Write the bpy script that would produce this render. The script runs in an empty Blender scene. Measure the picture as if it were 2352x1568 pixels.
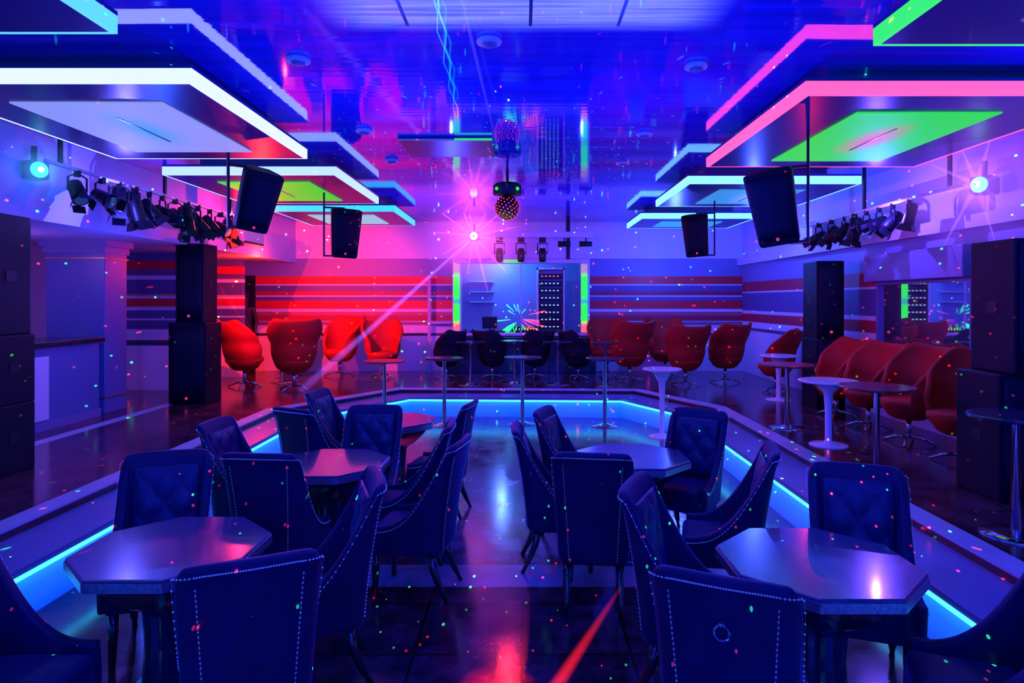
import bpy, bmesh, math, random
from mathutils import Vector, Matrix, Euler
random.seed(4)
S=bpy.context.scene
try:
    S.view_settings.view_transform='Standard'; S.view_settings.look='None'
except Exception as e: print(e)
H=1.95; F=1500.0
COL=S.collection
# ---------------------------------------------------------------- materials
def newmat(name):
    m=bpy.data.materials.new(name); m.use_nodes=True
    return m,m.node_tree,m.node_tree.nodes.get('Principled BSDF')
def pm(name,col,rough=.5,metal=0,noise=.15,nscale=12,emit=None,es=0,bump=0,sheen=0,spec=.5,coat=0):
    m,nt,b=newmat(name)
    N=nt.nodes;L=nt.links
    tc=N.new('ShaderNodeTexCoord'); no=N.new('ShaderNodeTexNoise'); no.inputs['Scale'].default_value=nscale; no.inputs['Detail'].default_value=4
    L.new(tc.outputs['Object'],no.inputs['Vector'])
    mx=N.new('ShaderNodeMix'); mx.data_type='RGBA'
    mx.inputs[6].default_value=(*[c*(1-noise) for c in col],1); mx.inputs[7].default_value=(*[min(1,c*(1+noise)) for c in col],1)
    L.new(no.outputs['Fac'],mx.inputs[0]); L.new(mx.outputs[2],b.inputs['Base Color'])
    b.inputs['Roughness'].default_value=rough; b.inputs['Metallic'].default_value=metal
    b.inputs['Specular IOR Level'].default_value=spec
    if coat: b.inputs['Coat Weight'].default_value=coat; b.inputs['Coat Roughness'].default_value=.08
    if sheen: b.inputs['Sheen Weight'].default_value=sheen; b.inputs['Sheen Tint'].default_value=(.15,.25,1,1); b.inputs['Sheen Roughness'].default_value=.3
    if emit: b.inputs['Emission Color'].default_value=(*emit,1); b.inputs['Emission Strength'].default_value=es
    if bump:
        bp=N.new('ShaderNodeBump'); bp.inputs['Strength'].default_value=bump; bp.inputs['Distance'].default_value=.01
        L.new(no.outputs['Fac'],bp.inputs['Height']); L.new(bp.outputs['Normal'],b.inputs['Normal'])
    return m
def em(name,col,s):
    m=pm(name,(.02,.02,.02),.5,emit=col,es=s,noise=.05); return m
def stripes(name,bands,base,rough=.45,span=4.0):
    m,nt,b=newmat(name);N=nt.nodes;L=nt.links
    g=N.new('ShaderNodeNewGeometry'); sp=N.new('ShaderNodeSeparateXYZ'); L.new(g.outputs['Position'],sp.inputs[0])
    d=N.new('ShaderNodeMath'); d.operation='DIVIDE'; d.inputs[1].default_value=span; L.new(sp.outputs['Z'],d.inputs[0])
    r=N.new('ShaderNodeValToRGB'); r.color_ramp.interpolation='CONSTANT'; L.new(d.outputs[0],r.inputs[0])
    el=r.color_ramp.elements; el[0].position=0; el[0].color=(*base,1); el.remove(el[1])
    for z,c in bands:
        e=el.new(z/span); e.color=(*c,1)
    L.new(r.outputs[0],b.inputs['Base Color']); b.inputs['Roughness'].default_value=rough
    return m
WHITE=(.5,.52,.72)
def tiles(name,c1,c2,grout,size,rough=.12,ns=3):
    m,nt,b=newmat(name);N=nt.nodes;L=nt.links
    tc=N.new('ShaderNodeTexCoord'); br=N.new('ShaderNodeTexBrick'); br.offset=0; br.inputs['Scale'].default_value=1
    br.inputs['Brick Width'].default_value=size; br.inputs['Row Height'].default_value=size; br.inputs['Mortar Size'].default_value=.008
    L.new(tc.outputs['Object'],br.inputs['Vector'])
    no=N.new('ShaderNodeTexNoise'); no.inputs['Scale'].default_value=ns; no.inputs['Detail'].default_value=9; no.inputs['Roughness'].default_value=.7; L.new(tc.outputs['Object'],no.inputs['Vector'])
    r=N.new('ShaderNodeValToRGB'); r.color_ramp.elements[0].position=.38; r.color_ramp.elements[1].position=.66
    r.color_ramp.elements[0].color=(*c1,1); r.color_ramp.elements[1].color=(*c2,1); L.new(no.outputs['Fac'],r.inputs[0])
    L.new(r.outputs[0],br.inputs['Color1']); L.new(r.outputs[0],br.inputs['Color2']); br.inputs['Mortar'].default_value=(*grout,1)
    L.new(br.outputs['Color'],b.inputs['Base Color']); b.inputs['Roughness'].default_value=rough
    rm=N.new('ShaderNodeMath'); rm.operation='MULTIPLY_ADD'; rm.inputs[1].default_value=.20; rm.inputs[2].default_value=rough; L.new(no.outputs['Fac'],rm.inputs[0]); L.new(rm.outputs[0],b.inputs['Roughness'])
    ad=N.new('ShaderNodeMath'); ad.operation='MULTIPLY_ADD'; ad.inputs[1].default_value=-.8; L.new(br.outputs['Fac'],ad.inputs[0]); L.new(no.outputs['Fac'],ad.inputs[2])
    bp=N.new('ShaderNodeBump'); bp.inputs['Strength'].default_value=.12; bp.inputs['Distance'].default_value=.003; L.new(ad.outputs[0],bp.inputs['Height']); L.new(bp.outputs[0],b.inputs['Normal'])
    return m
M={}
M['navy']=pm('navy_velvet',(.002,.0042,.043),.6,noise=.5,nscale=9,sheen=.3,bump=.15,spec=.2)
M['navyin']=pm('navy_tufted_velvet',(.003,.008,.055),.42,noise=.3,nscale=9,sheen=.28,spec=.3)
M['nail']=pm('nailhead_metal',(.55,.6,.85),.3,1,emit=(.15,.25,1),es=.1)
M['darkwood']=pm('black_lacquered_wood',(.005,.005,.016),.25,noise=.3,coat=.5)
M['tabletop']=pm('dark_marble_tabletop',(.03,.035,.10),.2,noise=.4,nscale=5,coat=.5)
M['tedge']=pm('speckled_silver_edge',(.3,.28,.4),.3,.8,noise=.9,nscale=90)
M['tbase']=pm('black_gloss_pedestal',(.004,.008,.035),.15,noise=.2,coat=.7)
M['chrome']=pm('chrome',(.6,.6,.7),.12,1,noise=.03)
M['red']=pm('red_upholstery',(.36,.012,.008),.65,noise=.25,nscale=7,bump=.1,spec=.2)
M['darkred']=pm('dark_upholstery',(.006,.004,.016),.65,noise=.25,spec=.2)
M['white']=pm('white_gloss_plastic',(.6,.6,.7),.2,noise=.03)
M['topred']=pm('dark_red_tabletop',(.25,.02,.03),.2,noise=.2)
M['topblk']=pm('black_tabletop',(.02,.02,.05),.15,noise=.2)
M['spk']=pm('black_speaker_cabinet',(.002,.003,.014),.5,noise=.3,nscale=60,bump=.2,spec=.14)
M['grille']=pm('black_speaker_grille',(.002,.003,.018),.45,.2,noise=.6,nscale=220,bump=.4,spec=.16)
M['badge']=pm('red_badge',(.8,.05,.1),.4,emit=(1,.05,.15),es=.5)
M['blk']=pm('black_metal',(.006,.006,.016),.4,.3,noise=.2,spec=.3)
M['lens']=pm('lamp_lens',(.03,.05,.15),.06,.3,emit=(.1,.3,1),es=.1)
M['wallw']=pm('painted_wall',(.28,.32,.58),.55,noise=.06,nscale=2)
M['wallpink']=pm('painted_bar_wall',(.6,.45,.65),.55,noise=.06,nscale=2)
M['wallgrey']=pm('painted_wall_grey',(.10,.12,.30),.5,noise=.08,nscale=2)
M['soffit']=pm('painted_soffit',(.42,.42,.72),.5,noise=.05,nscale=2)
M['panelbody']=pm('dark_blue_panel',(.009,.010,.13),.3,noise=.1,nscale=3)
M['panelcore']=pm('teal_panel_core',(.02,.10,.24),.4,noise=.1)
M['tread']=pm('pale_step_laminate',(.13,.16,.33),.3,noise=.1,nscale=4)
M['band']=pm('white_floor_band',(.40,.42,.54),.25,noise=.1,nscale=5)
M['band2']=pm('pale_marble_band',(.2,.19,.34),.2,noise=.3,nscale=5)
M['riserd']=pm('black_riser',(.01,.01,.02),.3)
def riserm():  # LED strip's glow painted as emission, fading down the riser
    m,nt,b=newmat('riser_painted_strip_glow');N=nt.nodes;L=nt.links
    g=N.new('ShaderNodeNewGeometry'); sp=N.new('ShaderNodeSeparateXYZ'); L.new(g.outputs['Position'],sp.inputs[0])
    mr=N.new('ShaderNodeMapRange'); mr.inputs['From Min'].default_value=0; mr.inputs['From Max'].default_value=.29; L.new(sp.outputs['Z'],mr.inputs['Value'])
    r=N.new('ShaderNodeValToRGB'); e=r.color_ramp.elements; e[0].color=(.0,.05,.85,1); e[1].color=(.01,.26,1,1); k=e.new(.6); k.color=(.004,.11,1,1); L.new(mr.outputs[0],r.inputs[0])
    L.new(r.outputs[0],b.inputs['Emission Color']); b.inputs['Emission Strength'].default_value=1.35; b.inputs['Base Color'].default_value=(.1,.14,.4,1); b.inputs['Roughness'].default_value=.3
    return m
M['riserl']=riserm()
M['led']=em('cyan_led_strip',(.03,.48,.95),4.5)
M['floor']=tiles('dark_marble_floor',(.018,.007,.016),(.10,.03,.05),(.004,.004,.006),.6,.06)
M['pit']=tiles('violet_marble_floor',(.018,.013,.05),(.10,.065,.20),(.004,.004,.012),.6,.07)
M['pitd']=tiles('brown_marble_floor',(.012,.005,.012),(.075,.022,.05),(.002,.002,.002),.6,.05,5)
M['glass']=pm('mirrored_window_glass',(.6,.62,.85),.02,.95,noise=.05)
M['acw']=pm('white_appliance_plastic',(.5,.48,.62),.35,noise=.03)
M['gold']=pm('gold_trim',(.35,.2,.12),.35,.6)
M['ribbed']=pm('blue_grey_cladding',(.06,.10,.28),.4,noise=.12,nscale=30,bump=.1)
RED=(.5,.008,.02);DRED=(.3,.008,.04);GB=(.07,.07,.24);GY=(.15,.17,.42)
M['backwall']=stripes('striped_back_wall',[(1.16,(.03,.03,.08)),(1.22,WHITE),(1.4,(.2,.1,.18)),(1.47,WHITE),(1.50,DRED),(1.62,(.35,.07,.12)),(1.70,WHITE),(1.76,RED),(1.94,GB),(2.03,WHITE),(2.06,DRED),(2.15,GB),(2.27,WHITE),(2.30,RED),(2.48,GY),(2.86,WHITE)],WHITE)
M['leftstripe']=stripes('striped_side_wall',[(1.16,(.03,.03,.08)),(1.26,WHITE),(1.45,GB),(1.6,WHITE),(1.64,GB),(1.78,WHITE),(1.84,RED),(1.98,WHITE),(2.03,(.5,.22,.12)),(2.06,GB),(2.3,WHITE),(2.36,(.4,.25,.12)),(2.39,GB),(2.48,RED),(2.63,GB)],WHITE)
def ceilm():
    m,nt,b=newmat('glossy_blue_slat_ceiling');N=nt.nodes;L=nt.links
    g=N.new('ShaderNodeTexCoord'); w=N.new('ShaderNodeTexWave'); w.bands_direction='Y'; w.inputs['Scale'].default_value=3.2; w.inputs['Distortion'].default_value=.2; w.inputs['Detail'].default_value=1
    L.new(g.outputs['Object'],w.inputs['Vector'])
    no=N.new('ShaderNodeTexNoise'); mp=N.new('ShaderNodeMapping'); mp.inputs['Scale'].default_value=(.5,8,1); L.new(g.outputs['Object'],mp.inputs[0]); L.new(mp.outputs[0],no.inputs['Vector']); no.inputs['Scale'].default_value=1.5; no.inputs['Detail'].default_value=3
    ad=N.new('ShaderNodeMath'); ad.operation='MULTIPLY_ADD'; ad.inputs[1].default_value=.12; L.new(w.outputs['Fac'],ad.inputs[0]); L.new(no.outputs['Fac'],ad.inputs[2])
    bp=N.new('ShaderNodeBump'); bp.inputs['Strength'].default_value=.036; bp.inputs['Distance'].default_value=.02; L.new(ad.outputs[0],bp.inputs['Height']); L.new(bp.outputs[0],b.inputs['Coat Normal'])
    r=N.new('ShaderNodeValToRGB'); r.color_ramp.elements[0].position=.3; r.color_ramp.elements[1].position=.7; r.color_ramp.elements[0].color=(.026,.028,.56,1); r.color_ramp.elements[1].color=(.04,.05,.82,1); L.new(no.outputs['Fac'],r.inputs[0]); L.new(r.outputs[0],b.inputs['Base Color'])
    b.inputs['Roughness'].default_value=.6; b.inputs['Specular IOR Level'].default_value=0
    b.inputs['Coat Weight'].default_value=1; b.inputs['Coat Roughness'].default_value=.04; b.inputs['Coat IOR'].default_value=3.5
    return m
M['ceil']=ceilm()
# ---------------------------------------------------------------- geometry helpers
def box(bm,x0,x1,y0,y1,z0,z1):
    v=[bm.verts.new((x,y,z)) for z in(z0,z1) for y in(y0,y1) for x in(x0,x1)]
    for f in((0,2,3,1),(4,5,7,6),(0,1,5,4),(2,6,7,3),(0,4,6,2),(1,3,7,5)): bm.faces.new([v[i] for i in f])
def tube(bm,pts,rad,seg=12,square=False,cap=True):
    pts=[Vector(p) for p in pts]
    if not isinstance(rad,(list,tuple)): rad=[rad]*len(pts)
    rings=[]
    for i,p in enumerate(pts):
        d=(pts[min(i+1,len(pts)-1)]-pts[max(i-1,0)]).normalized()
        a=d.orthogonal().normalized() if abs(d.z)<.9 else Vector((1,0,0))
        a=(a-d*a.dot(d)).normalized(); b=d.cross(a)
        rings.append([bm.verts.new(p+(a*math.cos(2*math.pi*(k+.5)/seg)+b*math.sin(2*math.pi*(k+.5)/seg))*rad[i]) for k in range(seg)])
    for r0,r1 in zip(rings,rings[1:]):
        for k in range(seg): bm.faces.new((r0[k],r0[(k+1)%seg],r1[(k+1)%seg],r1[k]))
    if cap: bm.faces.new(rings[0][::-1]); bm.faces.new(rings[-1])
def lathe(bm,prof,seg=24,c=(0,0,0),flute=0):
    rings=[]
    for r,z in prof:
        rings.append([bm.verts.new((c[0]+(r*(1+flute*(k%2)))*math.cos(2*math.pi*(k+.5)/seg),c[1]+(r*(1+flute*(k%2)))*math.sin(2*math.pi*(k+.5)/seg),c[2]+z)) for k in range(seg)])
    for r0,r1 in zip(rings,rings[1:]):
        for k in range(seg): bm.faces.new((r0[k],r0[(k+1)%seg],r1[(k+1)%seg],r1[k]))
    bm.faces.new(rings[0][::-1]); bm.faces.new(rings[-1])
def grid(bm,fn,nu,nv):
    g=[[bm.verts.new(fn(i/nu,j/nv)) for j in range(nv+1)] for i in range(nu+1)]
    for i in range(nu):
        for j in range(nv): bm.faces.new((g[i][j],g[i+1][j],g[i+1][j+1],g[i][j+1]))
def ball(bm,c,r,sub=1,sc=(1,1,1)):
    bmesh.ops.create_icosphere(bm,subdivisions=sub,radius=r,matrix=Matrix.Translation(c)@Matrix.Diagonal((*sc,1)))
def obj(name,bm,mat,parent=None,smooth=False,bevel=0,loc=None,rot=None,label=None):
    bmesh.ops.recalc_face_normals(bm,faces=bm.faces[:])
    me=bpy.data.meshes.new(name); bm.to_mesh(me); bm.free()
    if smooth:
        for p in me.polygons: p.use_smooth=True
    me.materials.append(M[mat] if isinstance(mat,str) else mat)
    o=bpy.data.objects.new(name,me); COL.objects.link(o)
    if parent: o.parent=parent
    if loc: o.location=loc
    if rot: o.rotation_euler=rot
    if bevel:
        b=o.modifiers.new('bevel','BEVEL'); b.width=bevel; b.segments=2; b.limit_method='ANGLE'
    if label: o['label']=label
    return o
def B(): return bmesh.new()
def thing(name,label,cat,loc=(0,0,0),rz=0,group=None):
    e=bpy.data.objects.new(name,None); e.empty_display_size=.2; COL.objects.link(e)
    e.location=loc; e.rotation_euler=(0,0,rz); e['label']=label; e['category']=cat
    if group: e['group']=group
    return e
def single(o,label,cat,group=None):
    o['label']=label; o['category']=cat
    if group: o['group']=group
    return o
def struct(o,label=None):
    o['kind']='structure'
    o['label']=label or o.name.replace('_',' '); o['category']=o.name.split('_')[0]
    return o
def dup(src,loc,rot=None,label=None,scale=None):
    n=src.copy(); COL.objects.link(n); n.location=loc
    if rot is not None: n.rotation_euler=rot
    if label: n['label']=label
    if scale: n.scale=(scale,)*3
    def rec(a,b):
        for c in list(a.children):
            k=c.copy(); COL.objects.link(k); k.parent=b; k.matrix_parent_inverse=c.matrix_parent_inverse.copy(); rec(c,k)
    rec(src,n)
    return n
# ---------------------------------------------------------------- room shell
XL,XS,XR,YB,ZC,ZP=-7.2,-5.0,4.85,14.4,3.68,.40
P0=[(-3.05,-3),(-3.05,9.2),(-1.9,11.0),(1.65,10.85),(2.35,9.4),(2.35,-3)]
def offs(P,d):
    out=[]
    for i,p in enumerate(P):
        p=Vector(p)
        def nrm(a,b):
            t=(Vector(b)-Vector(a)).normalized(); return Vector((-t.y,t.x))
        if i==0: n=nrm(P[0],P[1]); out.append(p+n*d); continue
        if i==len(P)-1: n=nrm(P[-2],P[-1]); out.append(p+n*d); continue
        a=nrm(P[i-1],P[i]); b=nrm(P[i],P[i+1]); m=(a+b).normalized(); out.append(p+m*d/m.dot(a))
    return [tuple(v) for v in out]
P1=offs(P0,.45);P2=offs(P0,.62)
def ring(bm,A,C,z0,z1):
    n=len(A)
    va=[[bm.verts.new((*A[i],z)) for z in(z0,z1)] for i in range(n)]
    vc=[[bm.verts.new((*C[i],z)) for z in(z0,z1)] for i in range(n)]
    for i in range(n-1):
        bm.faces.new((va[i][0],va[i+1][0],va[i+1][1],va[i][1])); bm.faces.new((vc[i][0],vc[i][1],vc[i+1][1],vc[i+1][0]))
        bm.faces.new((va[i][1],va[i+1][1],vc[i+1][1],vc[i][1])); bm.faces.new((va[i][0],vc[i][0],vc[i+1][0],va[i+1][0]))
    for i in(0,n-1): bm.faces.new((va[i][0],va[i][1],vc[i][1],vc[i][0]))
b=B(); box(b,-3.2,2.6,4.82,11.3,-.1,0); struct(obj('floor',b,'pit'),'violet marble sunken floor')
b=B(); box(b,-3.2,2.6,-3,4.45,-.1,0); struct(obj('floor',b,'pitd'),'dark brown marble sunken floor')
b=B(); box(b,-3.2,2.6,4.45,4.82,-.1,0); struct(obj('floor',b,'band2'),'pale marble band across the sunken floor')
b=B(); ring(b,P0,offs(P0,.04),0,.29); struct(obj('trim_1',b,'riserl'),'riser of the sunken floor with painted strip glow')
b=B(); ring(b,offs(P0,-.025),offs(P0,-.001),.262,.288); struct(obj('trim_2',b,'led'),'glowing cyan strip along the step')
b=B(); ring(b,offs(P0,-.02),P1,.29,.33); struct(obj('trim_3',b,'tread'),'pale step tread')
b=B(); ring(b,P1,offs(P0,.49),.33,.385); struct(obj('trim_4',b,'riserd'),'black upper riser')
b=B(); ring(b,offs(P0,.44),P2,.385,.402); struct(obj('trim_5',b,'band'),'white band bordering the step')
OUT=[(-7.3,-3),(-7.3,9.2),(-7.3,16.4),(5.0,16.4),(5.0,9.4),(5.0,-3)]
b=B(); ring(b,P2,OUT,.3,ZP); struct(obj('floor',b,'floor'),'dark red brown marble raised floor')
b=B(); box(b,-5.35,-5.2,-3,11.2,ZP,ZP+.004); struct(obj('trim_6',b,'band'),'white floor band beside the bar')
b=B(); box(b,XL-.1,XR+.1,-3,YB+.1,ZC,ZC+.1); struct(obj('ceiling',b,'ceil'),'glossy dark blue reflective ceiling')
b=B(); box(b,XR,XR+.15,-3,YB+.1,0,ZC); struct(obj('wall_right',b,stripes('striped_right_wall',[(1.3,(.05,.05,.12)),(1.36,WHITE),(1.50,DRED),(1.66,WHITE),(1.72,GB),(2.06,GB),(2.10,WHITE),(2.14,DRED),(2.34,GY),(2.72,(.42,.42,.72))],WHITE)),'pale wall with red and white stripes')
b=B(); box(b,XL-.15,XL,-3,YB+.1,0,ZC); struct(obj('wall_left',b,'wallpink'),'pale wall behind the bar')
b=B(); box(b,XL,-1.35,YB,YB+.15,0,ZC); box(b,1.28,XR,YB,YB+.15,0,ZC); box(b,-1.35,1.28,YB,YB+.15,0,1.22); box(b,-1.35,1.28,YB,YB+.15,2.8,ZC)
struct(obj('wall_back',b,'backwall'),'striped back wall with booth opening')
b=B(); box(b,XL,XS,-3,YB,2.78,ZC); struct(obj('trim_7',b,'soffit'),'lowered pale soffit over the bar')
b=B(); box(b,XR-.12,XR,-3,YB,2.72,2.86); struct(obj('trim_8',b,'soffit'),'pale ledge along the wall')
b=B(); box(b,XL,-5.5,11.3,11.5,ZP,2.78); struct(obj('wall_partition',b,'leftstripe'),'striped partition wall')
b=B(); box(b,XL,-5.67,13.2,13.35,ZP,2.78); struct(obj('wall_alcove',b,'leftstripe'),'striped alcove wall')
b=B(); box(b,-6.3,-5.88,YB-.05,YB,ZP,2.5); struct(obj('door_1',b,'riserd'),'dark doorway')
# ceiling's reflection of the lit riser, painted as an emissive sheet
t=thing('ceiling_painted_reflection','painted blue reflection of the lit riser on the ceiling with dark streaks','ceiling light',(0,3.25,ZC))
def reflm():
    m,nt,bs=newmat('riser_reflection_glow');N=nt.nodes;L=nt.links
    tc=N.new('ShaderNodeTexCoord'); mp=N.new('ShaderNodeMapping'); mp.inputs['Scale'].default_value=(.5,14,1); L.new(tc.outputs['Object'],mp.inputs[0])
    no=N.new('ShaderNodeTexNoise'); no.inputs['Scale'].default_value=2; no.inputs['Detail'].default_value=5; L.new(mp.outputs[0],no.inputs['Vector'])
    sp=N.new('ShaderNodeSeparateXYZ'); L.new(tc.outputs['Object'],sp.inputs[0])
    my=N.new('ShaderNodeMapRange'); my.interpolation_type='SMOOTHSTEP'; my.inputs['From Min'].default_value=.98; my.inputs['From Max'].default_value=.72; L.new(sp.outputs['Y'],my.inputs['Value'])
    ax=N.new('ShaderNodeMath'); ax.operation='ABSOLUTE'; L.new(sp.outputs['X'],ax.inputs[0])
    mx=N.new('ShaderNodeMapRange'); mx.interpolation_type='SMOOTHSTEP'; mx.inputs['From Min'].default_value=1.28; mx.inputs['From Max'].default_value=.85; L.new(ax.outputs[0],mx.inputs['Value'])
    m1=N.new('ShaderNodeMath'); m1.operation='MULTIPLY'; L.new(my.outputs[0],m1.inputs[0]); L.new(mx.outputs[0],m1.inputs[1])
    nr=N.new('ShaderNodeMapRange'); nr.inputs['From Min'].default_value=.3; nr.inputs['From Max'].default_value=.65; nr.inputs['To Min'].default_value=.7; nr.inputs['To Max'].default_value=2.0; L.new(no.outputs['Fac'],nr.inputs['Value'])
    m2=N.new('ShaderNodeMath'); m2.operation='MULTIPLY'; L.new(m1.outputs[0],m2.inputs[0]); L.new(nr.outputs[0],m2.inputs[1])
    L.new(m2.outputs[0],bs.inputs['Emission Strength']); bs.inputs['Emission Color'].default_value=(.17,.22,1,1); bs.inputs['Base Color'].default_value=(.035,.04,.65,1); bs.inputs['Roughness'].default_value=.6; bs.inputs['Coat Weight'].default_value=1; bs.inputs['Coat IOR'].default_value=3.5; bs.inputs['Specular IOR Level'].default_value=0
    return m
b=B(); box(b,-1.3,1.3,-1,1.0,-.003,0); obj('diffuser',b,reflm(),t)  # sheet carrying the painted reflection, not a real fitting
for x in(-.72,.05,.6):  # dark strips painted for the table stems in the reflection
    b=B(); box(b,x-.01,x+.01,-1,.85,-.008,-.003); obj('divider',b,'panelbody',t)  # dark streak painted for a table stem's reflection, no real divider
# booth room
b=B(); box(b,-2,2,16.2,16.3,ZP,3.2); box(b,-2,-1.9,YB+.15,16.2,ZP,3.2); box(b,1.9,2,YB+.15,16.2,ZP,3.2); box(b,-2,2,YB+.15,16.3,3.1,3.2)
struct(obj('wall_booth',b,'wallw'),'pale walls of the booth')
w=thing('window_1','wide mirrored window with a blind box','window',(XR,7.9,0)); w['kind']='structure'
b=B(); box(b,-.06,0,-.95,.95,1.25,1.31); box(b,-.06,0,-.95,.95,2.16,2.2); 
for y in(-.95,.9): box(b,-.06,0,y,y+.05,1.31,2.16)
obj('window_frame',b,'wallgrey',w)
b=B(); box(b,-.02,-.005,-.9,.9,1.31,2.16); obj('window_pane',b,'glass',w)
b=B(); box(b,-.2,0,-1.0,1.0,2.2,2.55); obj('blind_box',b,'wallgrey',w,bevel=.01)
# bar
c=thing('bar_counter','blue bar counter with dark top and white front panel','bar counter',(-6.05,7.42,ZP))
b=B(); box(b,-.35,.33,-1.4,1.4,0,1.0); obj('body',b,'ribbed',c)
b=B(); box(b,-.4,.42,-1.4,1.4,1.0,1.06); obj('counter_top',b,'darkwood',c,bevel=.01)
b=B(); box(b,.33,.345,-.9,.45,.12,.88); obj('front_panel',b,'acw',c)
b=B(); box(b,.33,.36,-1.4,1.4,0,.1); obj('skirting',b,'wallgrey',c)
c=thing('pillar','square blue grey pillar with gold bands and stepped top','pillar',(-6.1,9.15,ZP))
b=B(); box(b,-.4,.4,-.24,.26,0,2.38); obj('shaft',b,'ribbed',c,bevel=.008)
for z in(.22,2.12):
    b=B(); box(b,-.415,.415,-.255,.275,z,z+.02); obj('band',b,'gold',c)
b=B(); box(b,-.42,.42,-.27,.29,2.2,2.29); box(b,-.46,.46,-.3,.32,2.29,2.38); obj('capital',b,'wallgrey',c)
# ---------------------------------------------------------------- hanging ceiling light panels
def diffmat(name,c1,c2,s):
    m,nt,bs=newmat(name);N=nt.nodes;L=nt.links
    tc=N.new('ShaderNodeTexCoord'); mp=N.new('ShaderNodeMapping'); mp.inputs['Scale'].default_value=(3.2,1.3,0); L.new(tc.outputs['Object'],mp.inputs[0])
    ln=N.new('ShaderNodeVectorMath'); ln.operation='LENGTH'; L.new(mp.outputs[0],ln.inputs[0])
    r=N.new('ShaderNodeValToRGB'); r.color_ramp.elements[0].position=.1; r.color_ramp.elements[1].position=.8; r.color_ramp.elements[0].color=(*c2,1); r.color_ramp.elements[1].color=(*c1,1)
    L.new(ln.outputs['Value'],r.inputs[0]); L.new(r.outputs[0],bs.inputs['Emission Color']); bs.inputs['Emission Strength'].default_value=s; bs.inputs['Base Color'].default_value=(.02,.02,.02,1); bs.inputs['Roughness'].default_value=.6
    return m
def panel(x0,x1,y0,y1,fcol,fs,d1,d2,ds,lab):
    cx,cy=(x0+x1)/2,(y0+y1)/2; hx,hy=(x1-x0)/2,(y1-y0)/2
    t=thing('ceiling_light_panel',lab,'ceiling light',(cx,cy,ZC),group='suspended light panels')
    z0=3.43-ZC
    b=B(); box(b,-hx+.03,hx-.03,-hy+.03,hy-.03,z0,z0+.02); box(b,-hx,hx,-hy,hy,z0+.10,z0+.125)
    obj('panel_body',b,'panelbody',t)
    b=B(); 
    box(b,-hx,hx,-hy,-hy+.03,z0,z0+.1); box(b,-hx,hx,hy-.03,hy,z0,z0+.1); box(b,-hx,-hx+.03,-hy+.03,hy-.03,z0,z0+.1); box(b,hx-.03,hx,-hy+.03,hy-.03,z0,z0+.1)
    obj('glowing_edge',b,em('edge_glow',fcol,fs),t)
    b=B(); box(b,-hx+.3,hx-.3,-hy+.3,hy-.3,z0+.125,0); obj('mounting_box',b,'panelcore',t)
    b=B(); box(b,-.57,.57,-hy+.42,hy-.36,z0-.012,z0); obj('diffuser',b,diffmat('diffuser_glow',d1,d2,ds),t)
    b=B(); box(b,-.008,.008,-.4,.4,z0-.016,z0-.012); obj('seam',b,'panelbody',t)
panel(-4.25,-2.25,1.1,3.63,(.1,.6,1),1.2,(.3,.5,1),(.2,.3,1),1,'suspended panel with cyan glowing edge')
panel(-4.25,-2.25,4.44,6.83,(.34,.40,1),2.4,(.27,.33,1),(.03,.34,1),.85,'suspended panel with white edge and pale blue diffuser')
panel(-4.25,-2.2,7.7,10.0,(.26,.4,1),2.1,(.015,.65,.01),(.06,.55,.06),.9,'suspended panel with white edge and green diffuser')
panel(-4.15,-2.12,10.85,12.9,(.02,.4,1),1.9,(.3,.6,.85),(.4,.5,1),.85,'suspended panel with cyan edge and pale diffuser')
panel(2.04,4.35,1.3,3.8,(.03,.8,.08),1.1,(.2,.2,1),(.2,.2,1),.3,'suspended panel with green glowing edge')
panel(2.04,4.35,4.7,7.25,(1,.055,.22),2.5,(.02,.75,.02),(.75,.14,.04),.9,'suspended panel with pink edge and green diffuser with red centre')
panel(2.1,4.3,8.28,10.3,(.15,.5,1),2.2,(.04,.32,.8),(.2,.4,.9),.8,'suspended panel with white edge and pale cyan diffuser')
panel(2.14,4.2,11.8,13.4,(.15,.55,1),2.1,(.03,.38,.8),(.06,.4,.8),.8,'suspended panel with white edge and cyan diffuser')
t=thing('ceiling_panel','shallow square panel with green lit edge under the ceiling','ceiling panel',(-.82,7.3,ZC))
b=B(); box(b,-.5,.5,-.4,.4,-.04,0); obj('panel_body',b,'panelbody',t,bevel=.01)
b=B(); box(b,-.5,.1,-.41,-.4,-.04,-.025); obj('pale_edge',b,em('pale_edge',(.1,.15,.8),.5),t)
b=B(); box(b,.1,.5,-.41,-.4,-.04,-.018); obj('green_edge',b,em('green_edge',(.03,.8,.1),.9),t)
b=B(); lathe(b,[(.075,0),(.085,-.015),(.08,-.03),(.05,-.035)],24); 
sd=thing('smoke_detector','round white smoke detector on the ceiling','smoke detector',(-1.6,4.66,ZC),group='ceiling detectors')
obj('housing',b,'acw',sd,smooth=True)
b=B(); lathe(b,[(.045,-.03),(.05,-.045),(.03,-.05)],24); obj('sensor_cap',b,'wallgrey',sd,smooth=True)
for x,y in((-.22,4.32),(1.27,4.78),(-1.6,6.6),(-1.6,8.0),(1.26,6.74),(1.25,8.16)): dup(sd,(x,y,ZC))
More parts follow.
